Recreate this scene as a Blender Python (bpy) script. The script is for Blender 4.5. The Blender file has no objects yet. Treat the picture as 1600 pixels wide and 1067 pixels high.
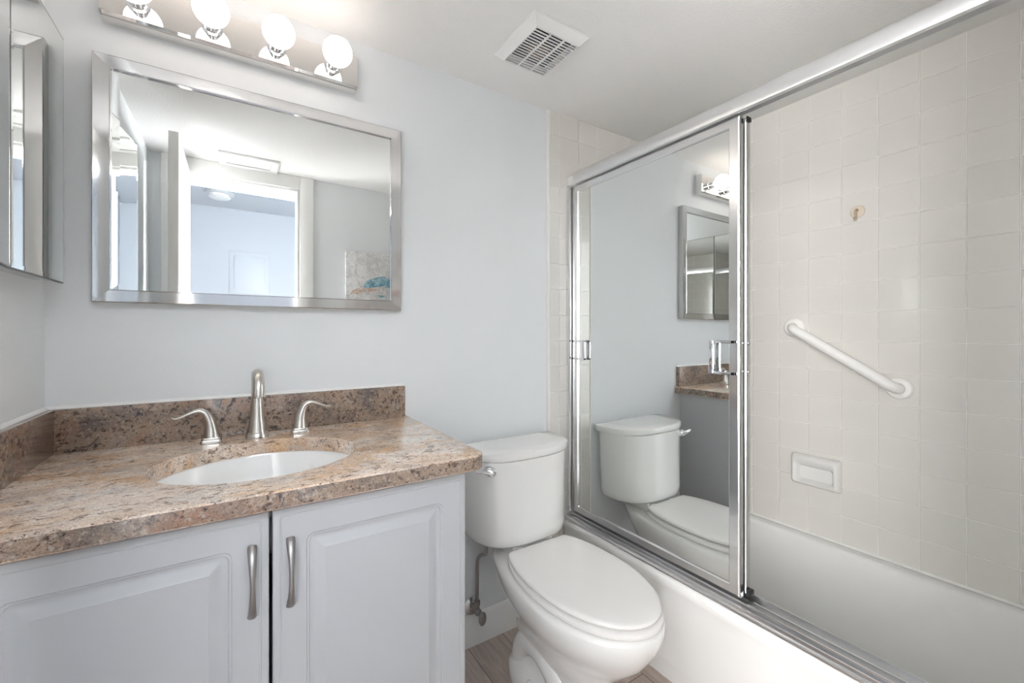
import bpy, bmesh, math, random
from mathutils import Vector, Matrix

sc = bpy.context.scene
COL = sc.collection
PI = math.pi

# ------------------------------------------------------------------ camera
CX, CY, CZ = 0.372, -1.43, 1.168
FPX = 668.06
YAW = math.radians(32.963)
cam_d = bpy.data.cameras.new('camera')
cam = bpy.data.objects.new('camera', cam_d)
COL.objects.link(cam)
cam_d.sensor_fit = 'HORIZONTAL'
cam_d.sensor_width = 36.0
cam_d.lens = FPX / 1600.0 * 36.0
cam_d.shift_y = -(533.5 - 520.28) / 1600.0
cam_d.clip_start = 0.01
cam.location = (CX, CY, CZ)
cam.rotation_euler = (PI / 2, 0, -YAW)
sc.camera = cam

# ------------------------------------------------------------------ world, exposure, hall fill lights
w = bpy.data.worlds.new('world')
sc.world = w
w.use_nodes = True
w.node_tree.nodes['Background'].inputs[0].default_value = (0.75, 0.86, 1.0, 1)
w.node_tree.nodes['Background'].inputs[1].default_value = 0.3
sc.view_settings.view_transform = 'Standard'
sc.view_settings.look = 'None'
sc.view_settings.exposure = 0.62
sc.view_settings.gamma = 1.0
sc.view_settings.use_curve_mapping = False
try:
    sc.cycles.use_denoising = True
    sc.cycles.max_bounces = 16
    sc.cycles.diffuse_bounces = 8
    sc.cycles.glossy_bounces = 8
    sc.cycles.caustics_reflective = True
except Exception:
    pass

BULB = 3.1           # emission of the globe bulbs


def area(name, loc, aim, sx, sy, power, col, spread=180.0):
    d = bpy.data.lights.new(name, 'AREA')
    d.shape = 'RECTANGLE'
    d.size, d.size_y, d.energy, d.color = sx, sy, power, col
    d.spread = math.radians(spread)
    o = bpy.data.objects.new(name, d)
    COL.objects.link(o)
    o.location = loc
    o.rotation_euler = (Vector(aim) - Vector(loc)).to_track_quat('-Z', 'Y').to_euler()
    return o


# unseen fill lights added in the hall, aimed through the doorway to brighten the bathroom
area('hall_fill_left', (-0.52, -1.95, 1.35), (2.2, -0.85, 1.25), 0.6, 1.6, 27.0, (1.0, 0.985, 0.96), 90)
area('hall_fill_right', (1.45, -2.20, 1.42), (0.10, -0.60, 1.40), 0.8, 1.5, 58.0, (0.97, 0.98, 1.0), 80)
area('hall_fill_top', (0.42, -2.35, 2.40), (0.50, -0.30, 1.0), 0.9, 0.4, 5.0, (0.88, 0.94, 1.0), 100)

# ------------------------------------------------------------------ materials
def mat(name, col, rough=0.5, metal=0.0, spec=0.5, coat=0.0, coat_r=0.05):
    m = bpy.data.materials.new(name)
    m.use_nodes = True
    b = m.node_tree.nodes['Principled BSDF']
    b.inputs['Base Color'].default_value = (*col, 1)
    b.inputs['Roughness'].default_value = rough
    b.inputs['Metallic'].default_value = metal
    b.inputs['Specular IOR Level'].default_value = spec
    b.inputs['Coat Weight'].default_value = coat
    b.inputs['Coat Roughness'].default_value = coat_r
    return m


class NT:
    def __init__(self, m):
        self.m = m
        self.t = m.node_tree
        self.b = self.t.nodes['Principled BSDF']

    def n(self, typ, **kw):
        nd = self.t.nodes.new(typ)
        for k, v in kw.items():
            if k.startswith('_'):
                nd.inputs[int(k[1:])].default_value = v
            else:
                setattr(nd, k, v)
        return nd

    def l(self, a, b):
        self.t.links.new(a, b)

    def coords(self, scale=(1, 1, 1), rot=(0, 0, 0), loc=(0, 0, 0)):
        g = self.n('ShaderNodeNewGeometry')
        mp = self.n('ShaderNodeMapping')
        mp.inputs['Scale'].default_value = scale
        mp.inputs['Rotation'].default_value = rot
        mp.inputs['Location'].default_value = loc
        self.l(g.outputs['Position'], mp.inputs['Vector'])
        return mp.outputs['Vector']

    def noise(self, vec, scale, detail=4, rough=0.6, dist=0.0):
        nd = self.n('ShaderNodeTexNoise')
        nd.inputs['Scale'].default_value = scale
        nd.inputs['Detail'].default_value = detail
        nd.inputs['Roughness'].default_value = rough
        nd.inputs['Distortion'].default_value = dist
        self.l(vec, nd.inputs['Vector'])
        return nd.outputs['Fac']

    def ramp(self, fac, stops, interp='LINEAR'):
        r = self.n('ShaderNodeValToRGB')
        r.color_ramp.interpolation = interp
        els = r.color_ramp.elements
        while len(els) < len(stops):
            els.new(0.5)
        for e, (p, c) in zip(els, stops):
            e.position = p
            e.color = (c, c, c, 1) if isinstance(c, (int, float)) else (*c, 1)
        self.l(fac, r.inputs['Fac'])
        return r.outputs['Color']

    def mix(self, fac, a, b, blend='MIX'):
        x = self.n('ShaderNodeMix', data_type='RGBA', blend_type=blend)
        for sock, v in ((x.inputs[0], fac), (x.inputs[6], a), (x.inputs[7], b)):
            if isinstance(v, (int, float)):
                sock.default_value = v
            elif isinstance(v, tuple):
                sock.default_value = (*v, 1)
            else:
                self.l(v, sock)
        return x.outputs[2]

    def bump(self, h, strength=0.2, dist=0.002):
        b = self.n('ShaderNodeBump')
        b.inputs['Strength'].default_value = strength
        b.inputs['Distance'].default_value = dist
        self.l(h, b.inputs['Height'])
        self.l(b.outputs['Normal'], self.b.inputs['Normal'])


def paint(name, col, rough=0.55, scale=220, strength=0.25, dist=0.0015):
    m = mat(name, col, rough)
    t = NT(m)
    v = t.coords()
    t.bump(t.noise(v, scale, 3, 0.55), strength, dist)
    return m


M = {}
M['wall'] = paint('wall_paint', (0.765, 0.785, 0.80))
M['ceil'] = paint('ceiling_paint', (0.88, 0.87, 0.86), 0.7, 150, 0.45, 0.003)
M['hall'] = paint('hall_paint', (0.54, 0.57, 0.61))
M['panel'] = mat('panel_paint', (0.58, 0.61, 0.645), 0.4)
M['trim'] = mat('trim_paint', (0.82, 0.815, 0.80), 0.35)
M['door'] = mat('door_paint', (0.84, 0.84, 0.83), 0.35)
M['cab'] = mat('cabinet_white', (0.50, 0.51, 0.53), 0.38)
M['dark'] = mat('fan_shade_black', (0.012, 0.012, 0.012), 0.8)
M['porc'] = mat('porcelain', (0.86, 0.855, 0.84), 0.12, coat=0.6)
M['sinkp'] = mat('sink_porcelain', (0.91, 0.915, 0.91), 0.1, coat=0.6)
M['seatp'] = mat('seat_plastic', (0.87, 0.855, 0.84), 0.22)
M['tub'] = mat('tub_enamel', (0.82, 0.82, 0.81), 0.14, coat=0.5)
M['soap'] = mat('soap_ceramic', (0.74, 0.73, 0.71), 0.14, coat=0.5)
M['barw'] = mat('white_enamel', (0.86, 0.85, 0.83), 0.22)
M['chrome'] = mat('chrome', (0.82, 0.83, 0.85), 0.09, 1.0)
M['alum'] = mat('polished_aluminium', (0.80, 0.805, 0.815), 0.21, 1.0)
M['track'] = mat('satin_aluminium', (0.84, 0.84, 0.85), 0.33, 1.0)
M['nickel'] = mat('brushed_nickel', (0.66, 0.63, 0.59), 0.28, 1.0)
M['pewter'] = mat('pewter', (0.36, 0.345, 0.34), 0.36, 1.0)
M['braid'] = mat('braided_steel', (0.36, 0.34, 0.33), 0.4, 1.0)
M['mirror'] = mat('mirror_silver', (0.86, 0.875, 0.865), 0.0, 1.0)
M['mirror2'] = mat('shower_mirror_silver', (0.83, 0.85, 0.84), 0.005, 1.0)
M['frame'] = mat('mirror_frame_silver', (0.64, 0.63, 0.62), 0.07, 1.0)
M['plate'] = mat('light_plate_chrome', (0.86, 0.84, 0.82), 0.03, 1.0)
M['fan'] = mat('fan_plastic', (0.80, 0.80, 0.79), 0.4)
M['motor'] = mat('fan_motor_rust', (0.24, 0.14, 0.09), 0.7)
M['grey'] = mat('grey_plastic', (0.56, 0.57, 0.58), 0.4)
M['caulk'] = mat('caulk', (0.84, 0.83, 0.81), 0.5)
M['stain'] = mat('brown_stain', (0.46, 0.36, 0.26), 0.6)
M['edge'] = mat('bevel_reflection_dark', (0.16, 0.16, 0.16), 0.4, 0.6)
M['stain2'] = mat('pale_brown_stain', (0.66, 0.58, 0.48), 0.5)
M['black'] = mat('black_rubber', (0.02, 0.02, 0.02), 0.5)

mb = bpy.data.materials.new('bulb_glow')
mb.use_nodes = True
bs = mb.node_tree.nodes['Principled BSDF']
bs.inputs['Base Color'].default_value = (0.9, 0.9, 0.88, 1)
bs.inputs['Emission Color'].default_value = (1.0, 0.905, 0.82, 1)
bs.inputs['Emission Strength'].default_value = BULB
M['bulb'] = mb

# glass
mg = mat('clear_glass', (0.95, 0.97, 0.96), 0.03)
mg.node_tree.nodes['Principled BSDF'].inputs['Transmission Weight'].default_value = 1.0
M['glass'] = mg


def tile_mat(name, axis, off_u, off_v, pu=0.1095, pv=0.1092):
    m = mat(name, (0.76, 0.735, 0.69), 0.16, coat=0.3)
    t = NT(m)
    g = t.n('ShaderNodeNewGeometry')
    s = t.n('ShaderNodeSeparateXYZ')
    t.l(g.outputs['Position'], s.inputs[0])
    c = t.n('ShaderNodeCombineXYZ')
    a1 = t.n('ShaderNodeMath', operation='SUBTRACT'); a1.inputs[1].default_value = off_u - 40 * pu
    a2 = t.n('ShaderNodeMath', operation='SUBTRACT'); a2.inputs[1].default_value = off_v - 40 * pv
    t.l(s.outputs[axis], a1.inputs[0]); t.l(s.outputs['Z'], a2.inputs[0])
    t.l(a1.outputs[0], c.inputs[0]); t.l(a2.outputs[0], c.inputs[1])
    br = t.n('ShaderNodeTexBrick', offset=0.0, squash=1.0)
    br.inputs['Scale'].default_value = 1.0
    br.inputs['Brick Width'].default_value = pu
    br.inputs['Row Height'].default_value = pv
    br.inputs['Mortar Size'].default_value = 0.0021
    br.inputs['Mortar Smooth'].default_value = 0.6
    br.inputs['Bias'].default_value = -0.2
    br.inputs['Color1'].default_value = (0.73, 0.71, 0.67, 1)
    br.inputs['Color2'].default_value = (0.715, 0.695, 0.66, 1)
    br.inputs['Mortar'].default_value = (0.93, 0.915, 0.885, 1)
    t.l(c.outputs[0], br.inputs['Vector'])
    t.l(br.outputs['Color'], t.b.inputs['Base Color'])
    nz = t.noise(t.coords(), 9, 2, 0.5)
    inv = t.n('ShaderNodeMath', operation='MULTIPLY_ADD')
    inv.inputs[1].default_value = -1.0; inv.inputs[2].default_value = 1.0
    t.l(br.outputs['Fac'], inv.inputs[0])
    ad = t.n('ShaderNodeMath', operation='MULTIPLY_ADD')
    ad.inputs[1].default_value = 0.5
    t.l(nz, ad.inputs[0]); t.l(inv.outputs[0], ad.inputs[2])
    t.bump(ad.outputs[0], 0.8, 0.0022)
    return m


M['tile_x'] = tile_mat('tile_long_wall', 'Y', -0.426, 1.2449)
M['tile_y'] = tile_mat('tile_end_wall', 'X', 1.534, 1.2449)


def granite(name, cross):
    """cross = False: pale, streaked; True: darker and browner, grainy, dark veins"""
    m = mat(name, (0.5, 0.4, 0.33), 0.16, coat=0.35, coat_r=0.04)
    t = NT(m)
    v = t.coords()
    rot = (0.15, 0.10, 0.22)
    if not cross:
        big = t.noise(t.coords((1.0, 1.7, 1.6), rot), 5.0, 6, 0.68, 0.8)
        base = t.ramp(big, [(0.30, (0.40, 0.31, 0.26)), (0.40, (0.66, 0.51, 0.41)), (0.52, (0.83, 0.69, 0.575)), (0.66, (0.84, 0.76, 0.69))])
        gold = t.ramp(t.noise(t.coords((1.2, 1.7, 1.5), rot, (3.1, 1.7, 0.4)), 5.5, 5, 0.65, 0.6), [(0.45, 0.0), (0.62, 0.9)])
        base = t.mix(gold, base, (0.66, 0.42, 0.24))
        grey = t.ramp(t.noise(t.coords((1, 1.8, 1.6), rot, (7, 2, 5)), 10.0, 6, 0.7), [(0.51, 0.0), (0.64, 0.65)])
        base = t.mix(grey, base, (0.47, 0.43, 0.41))
        st = t.ramp(t.noise(t.coords((1.0, 1.9, 1.9), rot, (1, 4, 2)), 46, 6, 0.76, 0.4), [(0.55, 0.0), (0.60, 0.95)])
        base = t.mix(st, base, (0.20, 0.13, 0.095))
        lt = t.ramp(t.noise(t.coords((1.0, 1.9, 1.9), rot, (5, 1, 9)), 75, 4, 0.65), [(0.56, 0.0), (0.68, 0.8)])
        base = t.mix(lt, base, (0.82, 0.74, 0.66))
        fl0, fl1 = 0.64, 0.69
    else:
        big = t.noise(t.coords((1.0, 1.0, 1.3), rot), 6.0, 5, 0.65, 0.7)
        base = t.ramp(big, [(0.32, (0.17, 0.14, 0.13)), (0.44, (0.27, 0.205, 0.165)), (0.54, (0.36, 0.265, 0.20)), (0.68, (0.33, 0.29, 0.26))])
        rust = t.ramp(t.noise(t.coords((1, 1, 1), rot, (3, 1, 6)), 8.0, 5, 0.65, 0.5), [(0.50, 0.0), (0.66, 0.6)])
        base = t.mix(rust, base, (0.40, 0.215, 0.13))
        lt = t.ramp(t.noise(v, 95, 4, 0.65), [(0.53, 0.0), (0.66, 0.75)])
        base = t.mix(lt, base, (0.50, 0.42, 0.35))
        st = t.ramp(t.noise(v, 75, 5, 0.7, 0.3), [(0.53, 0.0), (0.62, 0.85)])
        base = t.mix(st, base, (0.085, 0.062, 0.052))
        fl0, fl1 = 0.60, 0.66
    gr = t.ramp(t.noise(v, 330, 3, 0.7), [(0.36, 0.70), (0.62, 1.14)])
    base = t.mix(1.0, base, gr, 'MULTIPLY')
    fl = t.ramp(t.noise(v, 150, 3, 0.62), [(fl0, 0.0), (fl1, 0.9)])
    base = t.mix(fl, base, (0.045, 0.038, 0.036))
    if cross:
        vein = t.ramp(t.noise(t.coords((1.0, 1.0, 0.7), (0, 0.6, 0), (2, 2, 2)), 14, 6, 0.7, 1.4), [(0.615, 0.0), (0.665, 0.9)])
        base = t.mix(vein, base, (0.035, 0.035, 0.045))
    t.l(base, t.b.inputs['Base Color'])
    return m


M['granite'] = granite('granite_top', False)
M['granite_dark'] = granite('granite_dark_brown', True)  # darker, browner variant for the splashes and the outer slab edge


def planks():
    m = mat('floor_planks', (0.4, 0.34, 0.3), 0.38)
    t = NT(m)
    g = t.n('ShaderNodeNewGeometry')
    s = t.n('ShaderNodeSeparateXYZ')
    t.l(g.outputs['Position'], s.inputs[0])
    c = t.n('ShaderNodeCombineXYZ')
    ay = t.n('ShaderNodeMath', operation='ADD'); ay.inputs[1].default_value = 12.0
    ax = t.n('ShaderNodeMath', operation='ADD'); ax.inputs[1].default_value = 9.0 - 1.096 + 0.9
    t.l(s.outputs['Y'], ay.inputs[0]); t.l(s.outputs['X'], ax.inputs[0])
    t.l(ay.outputs[0], c.inputs[0]); t.l(ax.outputs[0], c.inputs[1])
    br = t.n('ShaderNodeTexBrick', offset=0.37, squash=1.0)
    br.inputs['Scale'].default_value = 1.0
    br.inputs['Brick Width'].default_value = 1.2
    br.inputs['Row Height'].default_value = 0.15
    br.inputs['Mortar Size'].default_value = 0.0012
    br.inputs['Color1'].default_value = (0.55, 0.46, 0.405, 1)
    br.inputs['Color2'].default_value = (0.40, 0.325, 0.285, 1)
    br.inputs['Mortar'].default_value = (0.10, 0.08, 0.07, 1)
    t.l(c.outputs[0], br.inputs['Vector'])
    gr = t.ramp(t.noise(t.coords((9, 1.0, 1)), 9, 6, 0.65, 0.6), [(0.3, 0.74), (0.7, 1.2)])
    t.l(t.mix(1.0, br.outputs['Color'], gr, 'MULTIPLY'), t.b.inputs['Base Color'])
    return m


M['floor'] = planks()


def canvas_mat():
    m = mat('canvas_paint', (0.7, 0.7, 0.7), 0.7)
    t = NT(m)
    v = t.coords()
    base = t.ramp(t.noise(v, 9, 5, 0.7, 1.5), [(0.35, (0.55, 0.53, 0.52)), (0.5, (0.72, 0.70, 0.69)), (0.65, (0.78, 0.77, 0.77))])
    ln = t.ramp(t.noise(v, 16, 4, 0.6, 2.5), [(0.47, 0.0), (0.5, 0.8), (0.53, 0.0)])
    base = t.mix(ln, base, (0.42, 0.39, 0.40))
    t.l(base, t.b.inputs['Base Color'])
    return m


def patch_mat(name, c1, c2, scale=40):
    m = mat(name, c1, 0.7)
    t = NT(m)
    v = t.coords()
    t.l(t.ramp(t.noise(v, scale, 4, 0.7, 0.8), [(0.42, c1), (0.58, c2)]), t.b.inputs['Base Color'])
    return m


M['canvas'] = canvas_mat()
M['blue'] = patch_mat('blue_paint', (0.12, 0.27, 0.36), (0.40, 0.58, 0.64))
M['tan'] = patch_mat('tan_paint', (0.50, 0.34, 0.26), (0.68, 0.58, 0.52))

# ------------------------------------------------------------------ mesh helpers
def new():
    return bmesh.new()


def box(bm, x0, x1, y0, y1, z0, z1, bev=0.0, seg=2):
    vs = [bm.verts.new((x, y, z)) for x in (x0, x1) for y in (y0, y1) for z in (z0, z1)]
    idx = [(0, 1, 3, 2), (4, 6, 7, 5), (0, 4, 5, 1), (2, 3, 7, 6), (0, 2, 6, 4), (1, 5, 7, 3)]
    fs = [bm.faces.new([vs[i] for i in f]) for f in idx]
    if bev > 0:
        es = list({e for f in fs for e in f.edges})
        bmesh.ops.bevel(bm, geom=es, offset=bev, segments=seg, affect='EDGES', profile=0.5)


def ring_faces(bm, a, b):
    n = len(a)
    for i in range(n):
        j = (i + 1) % n
        bm.faces.new((a[i], a[j], b[j], b[i]))


def loft(bm, rings, cap0=True, cap1=True):
    vr = [[bm.verts.new(p) for p in r] for r in rings]
    for a, b in zip(vr, vr[1:]):
        ring_faces(bm, a, b)
    if cap0:
        bm.faces.new(list(reversed(vr[0])))
    if cap1:
        bm.faces.new(vr[-1])
    return vr


def tube(bm, pts, rad, seg=16, flat=None, up=None, cap=True):
    """round tube along pts, rad a number or list; flat = list of (ru, rv) pairs for elliptical sections"""
    P = [Vector(p) for p in pts]
    n = len(P)
    if isinstance(rad, (int, float)):
        rad = [rad] * n
    rings = []
    ref = Vector(up) if up else None
    for i in range(n):
        d = (P[min(i + 1, n - 1)] - P[max(i - 1, 0)]).normalized()
        if ref is None:
            ref = Vector((0, 0, 1)) if abs(d.z) < 0.9 else Vector((1, 0, 0))
        u = (ref - d * ref.dot(d)).normalized()
        v = d.cross(u)
        if up is None:
            ref = u
        ru, rv = flat[i] if flat else (rad[i], rad[i])
        rings.append([P[i] + u * math.cos(2 * PI * k / seg) * ru + v * math.sin(2 * PI * k / seg) * rv for k in range(seg)])
    return loft(bm, rings, cap, cap)


def smooth_path(ctrl, n=8):
    P = [Vector(c) for c in ctrl]
    P = [P[0] * 2 - P[1]] + P + [P[-1] * 2 - P[-2]]
    out = []
    for i in range(1, len(P) - 2):
        for k in range(n):
            t = k / n
            a, b, c, d = P[i - 1], P[i], P[i + 1], P[i + 2]
            out.append(0.5 * ((2 * b) + (c - a) * t + (2 * a - 5 * b + 4 * c - d) * t * t + (3 * b - a - 3 * c + d) * t ** 3))
    out.append(P[-2])
    return out


def lathe(bm, prof, org, axis='Z', seg=32, cap=True):
    rings = []
    o = Vector(org)
    for r, h in prof:
        ring = []
        for k in range(seg):
            a = 2 * PI * k / seg
            c, s = r * math.cos(a), r * math.sin(a)
            if axis == 'Z': p = (c, s, h)
            elif axis == '-Y': p = (c, -h, s)
            elif axis == '-X': p = (-h, -c, s)
            elif axis == 'X': p = (h, c, s)
            ring.append(o + Vector(p))
        rings.append(ring)
    return loft(bm, rings, cap, cap)


def prism(bm, poly, axis, a, b):
    """poly: list of 2D points; axis 'Y': (x,z) extruded along y; 'X': (y,z) along x; 'Z': (x,y) along z"""
    def P(p, t):
        if axis == 'Y': return (p[0], t, p[1])
        if axis == 'X': return (t, p[0], p[1])
        return (p[0], p[1], t)
    loft(bm, [[P(p, a) for p in poly], [P(p, b) for p in poly]])


def finish(name, bm, m, parent=None, smooth=35, origin=None):
    bmesh.ops.remove_doubles(bm, verts=bm.verts, dist=1e-6)
    bmesh.ops.recalc_face_normals(bm, faces=bm.faces)
    me = bpy.data.meshes.new(name)
    if parent is not None:
        o = Vector((0, 0, 0))
        q = parent
        while q is not None:
            o += q.location
            q = q.parent
    elif origin is not None:
        o = Vector(origin)
    else:
        cs = [v.co for v in bm.verts]
        mn = [min(c[i] for c in cs) for i in range(3)]
        mx = [max(c[i] for c in cs) for i in range(3)]
        o = Vector(((mn[0] + mx[0]) / 2, (mn[1] + mx[1]) / 2, mn[2]))
    bmesh.ops.translate(bm, verts=bm.verts, vec=-o)
    bm.to_mesh(me)
    bm.free()
    ob = bpy.data.objects.new(name, me)
    COL.objects.link(ob)
    me.materials.append(m)
    if smooth:
        me.shade_smooth()
        me.set_sharp_from_angle(angle=math.radians(smooth))
    if parent is not None:
        ob.parent = parent
    else:
        ob.location = o
    return ob


def thing(name, label, cat, loc, group=None):
    o = bpy.data.objects.new(name, None)
    o.empty_display_size = 0.05
    COL.objects.link(o)
    o.location = loc
    o['label'] = label
    o['category'] = cat
    if group:
        o['group'] = group
    return o


def tag(o, label, cat, group=None):
    o['label'] = label
    o['category'] = cat
    if group:
        o['group'] = group
    return o


def struct(name, bm, m, label=None, cat='structure', parent=None, smooth=35):
    o = finish(name, bm, m, parent, smooth)
    o['kind'] = 'structure'
    if label:
        o['label'] = label
        o['category'] = cat
    return o


def wallbox(name, b, m, label, cat):
    bm = new()
    for q in (b if isinstance(b, list) else [b]):
        box(bm, *q)
    return struct(name, bm, m, label, cat, smooth=0)


# ------------------------------------------------------------------ room shell
W, L, H = 2.285, 1.48, 2.107
RY = -L
wallbox('floor', (-0.7, 2.40, -4.0, 0.1, -0.10, 0.0), M['floor'], 'greyish brown wood-look plank floor beside the toilet', 'floor')
wallbox('ceiling', (-0.1, 2.40, RY - 0.1, 0.1, H, H + 0.1), M['ceil'], 'white textured bathroom ceiling above the tub and vanity', 'ceiling')
wallbox('wall_back', (-0.1, 2.40, 0.0, 0.1, 0.0, H), M['wall'], 'pale blue-grey painted wall behind the vanity and toilet', 'wall')
wallbox('wall_left', (-0.1, 0.0, RY, 0.0, 0.0, H), M['wall'], 'pale painted side wall behind the mirrored medicine cabinet', 'wall')
wallbox('wall_right', (W, W + 0.115, RY, 0.0, 0.0, H), M['tile_x'], 'off-white square-tiled wall along the bathtub with the grab bar', 'wall')
DX0, DX1, DZ = 0.125, 0.70, 2.03
wallbox('wall_rear', [(-0.1, DX0, RY - 0.1, RY, 0, H), (DX1, 2.40, RY - 0.1, RY, 0, H), (DX0, DX1, RY - 0.1, RY, DZ, H)], M['wall'],
        'pale painted wall with the doorway, seen in the vanity mirror', 'wall')
# tile skin on the tub's two end walls
wallbox('wall_shower_end', (1.483, W - 0.0005, -0.008, -0.0005, 0.0, H - 0.0005), M['tile_y'], 'off-white tiled strip of end wall between toilet and shower door', 'wall')
wallbox('wall_shower_rear', (1.56, W - 0.0005, RY + 0.0005, RY + 0.008, 0.0, H - 0.0005), M['tile_y'], 'off-white tiled end wall of the bathtub near the doorway', 'wall')
bm = new()
prism(bm, [(1.471, -0.0005), (1.471, -0.006), (1.474, -0.0105), (1.479, -0.012), (1.4835, -0.0105), (1.4835, -0.0005)], 'Z', 0.36, H - 0.001)
struct('trim_1', bm, M['caulk'], 'white rounded tile edging where paint meets tile', 'trim')

# baseboard between vanity and tub
bm = new()
prism(bm, [(-0.0005, 0.0), (-0.014, 0.0), (-0.014, 0.088), (-0.011, 0.094), (-0.011, 0.100), (-0.006, 0.110), (-0.003, 0.116), (-0.0005, 0.116)], 'X', 0.83, 1.55)
struct('baseboard_back', bm, M['trim'], 'white moulded baseboard under the toilet valve', 'baseboard')

# door casing, seen only in the mirror
bm = new()
c = 0.075
for (a0, a1, b0, b1) in ((DX1, DX1 + c, 0.0, H - 0.001), (DX0 - c, DX0, 0.0, H - 0.001), (DX0, DX1, DZ, H - 0.001)):
    box(bm, a0, a1, RY + 0.0005, RY + 0.018, b0, b1, 0.003)
box(bm, DX1 - 0.012, DX1 - 0.0005, RY - 0.1, RY, 0, DZ - 0.012)
box(bm, DX0 + 0.0005, DX0 + 0.012, RY - 0.1, RY, 0, DZ - 0.012)
box(bm, DX0 + 0.0005, DX1 - 0.0005, RY - 0.1, RY, DZ - 0.012, DZ - 0.0005)
struct('trim_2', bm, M['trim'], 'white casing round the doorway, seen in the vanity mirror', 'trim')

# open door leaf
bm = new()
box(bm, 0.138, 0.173, RY + 0.022, -0.90, 0.012, 2.018, 0.002)
d = struct('door_1', bm, M['door'], 'white door standing open, its edge seen in the vanity mirror', 'door')
for s in (1, -1):
    bm = new()
    x0 = 0.173 if s == 1 else 0.138
    lathe(bm, [(0.028, 0), (0.028, 0.004), (0.012, 0.006), (0.010, 0.012), (0.020, 0.015), (0.022, 0.024), (0.014, 0.030)], (x0, -0.96, 0.95), 'X' if s == 1 else '-X', 20)
    finish('door_knob', bm, M['nickel'], d)

# hall beyond the doorway
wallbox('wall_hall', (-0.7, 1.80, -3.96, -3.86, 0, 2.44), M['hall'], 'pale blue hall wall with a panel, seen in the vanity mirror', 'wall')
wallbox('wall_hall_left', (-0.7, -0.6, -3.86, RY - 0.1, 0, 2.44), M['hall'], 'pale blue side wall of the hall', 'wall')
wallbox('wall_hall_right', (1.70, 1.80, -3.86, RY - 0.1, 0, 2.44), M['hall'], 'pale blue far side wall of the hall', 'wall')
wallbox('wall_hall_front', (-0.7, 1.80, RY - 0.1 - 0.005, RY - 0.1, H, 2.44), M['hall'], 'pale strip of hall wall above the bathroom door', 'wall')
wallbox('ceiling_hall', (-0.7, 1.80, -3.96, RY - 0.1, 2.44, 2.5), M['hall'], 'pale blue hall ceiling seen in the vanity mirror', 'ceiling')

sd = thing('smoke_detector', 'round white detector on the hall ceiling, seen in the vanity mirror', 'smoke detector', (0.257, -3.30, 2.44))
bm = new()
lathe(bm, [(0.11, 0.0), (0.11, -0.018), (0.10, -0.022)], (0.257, -3.30, 2.4395), 'Z', 36)
finish('base', bm, M['grey'], sd)
bm = new()
lathe(bm, [(0.085, -0.0225), (0.085, -0.045), (0.07, -0.056), (0.02, -0.058)], (0.257, -3.30, 2.4395), 'Z', 36)
finish('cover', bm, M['fan'], sd)

ep = thing('electrical_panel', 'white recessed panel on the hall wall, seen in the vanity mirror', 'panel', (0.5, -3.86, 1.3))
bm = new()
box(bm, 0.324, 0.677, -3.8595, -3.848, 1.44, 2.01, 0.003)
finish('panel_frame', bm, M['panel'], ep)
bm = new()
box(bm, 0.366, 0.636, -3.8475, -3.838, 1.49, 1.965, 0.003)
finish('panel_door', bm, M['panel'], ep)

cv = thing('canvas_print', 'pale canvas painting with blue and tan shapes, seen in the vanity mirror', 'picture', (1.20, RY, 1.15))
bm = new()
box(bm, 0.96, 1.42, RY + 0.0005, RY + 0.032, 1.12, 1.69, 0.003)
finish('canvas', bm, M['canvas'], cv)


def blob(bm, cx, cz, a, b, rot, y0, y1, n=28, wob=0.12, seed=1):
    r = random.Random(seed)
    ph = [r.uniform(0, 6.28) for _ in range(4)]
    poly = []
    for k in range(n):
        t = 2 * PI * k / n
        q = 1 + wob * (math.sin(2 * t + ph[0]) + 0.6 * math.sin(3 * t + ph[1]) + 0.4 * math.sin(5 * t + ph[2]))
        x, z = a * q * math.cos(t), b * q * math.sin(t)
        poly.append((cx + x * math.cos(rot) - z * math.sin(rot), cz + x * math.sin(rot) + z * math.cos(rot)))
    prism(bm, poly, 'Y', y0, y1)


yc = RY + 0.0322
bm = new()
blob(bm, 1.16, 1.50, 0.085, 0.035, 0.25, yc, yc + 0.001, seed=3)
blob(bm, 1.29, 1.50, 0.05, 0.03, 0.7, yc, yc + 0.001, seed=5)
blob(bm, 1.20, 1.38, 0.045, 0.028, 0.3, yc, yc + 0.001, seed=8)
finish('painted_blue_shapes', bm, M['blue'], cv, 0)
bm = new()
blob(bm, 1.09, 1.445, 0.085, 0.012, 0.12, yc, yc + 0.0008, seed=11)
blob(bm, 1.235, 1.46, 0.035, 0.018, 0.9, yc, yc + 0.0008, seed=12)
blob(bm, 1.02, 1.43, 0.035, 0.02, 0.5, yc, yc + 0.0006, seed=13)
finish('painted_tan_shapes', bm, M['tan'], cv, 0)

# ceiling air register, seen in mirror
av = thing('air_register', 'white ceiling air register near the doorway, seen in the vanity mirror', 'air vent', (0.44, -1.37, H))
bm = new()
x0, x1, y0, y1 = 0.30, 0.58, -1.462, -1.27
zb, zt = H - 0.012, H - 0.0005
for q in ((x0, x1, y0, y0 + 0.04), (x0, x1, y1 - 0.04, y1), (x0, x0 + 0.035, y0 + 0.04, y1 - 0.04), (x1 - 0.035, x1, y0 + 0.04, y1 - 0.04)):
    box(bm, *q, zb, zt, 0.002)
finish('register_frame', bm, M['fan'], av)
bm = new()
for k in range(6):
    y = y0 + 0.047 + k * 0.0185
    prism(bm, [(y, H - 0.010), (y + 0.002, H - 0.011), (y + 0.017, H - 0.0025), (y + 0.015, H - 0.0015)], 'X', x0 + 0.036, x1 - 0.036)
finish('louvers', bm, M['trim'], av)

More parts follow.
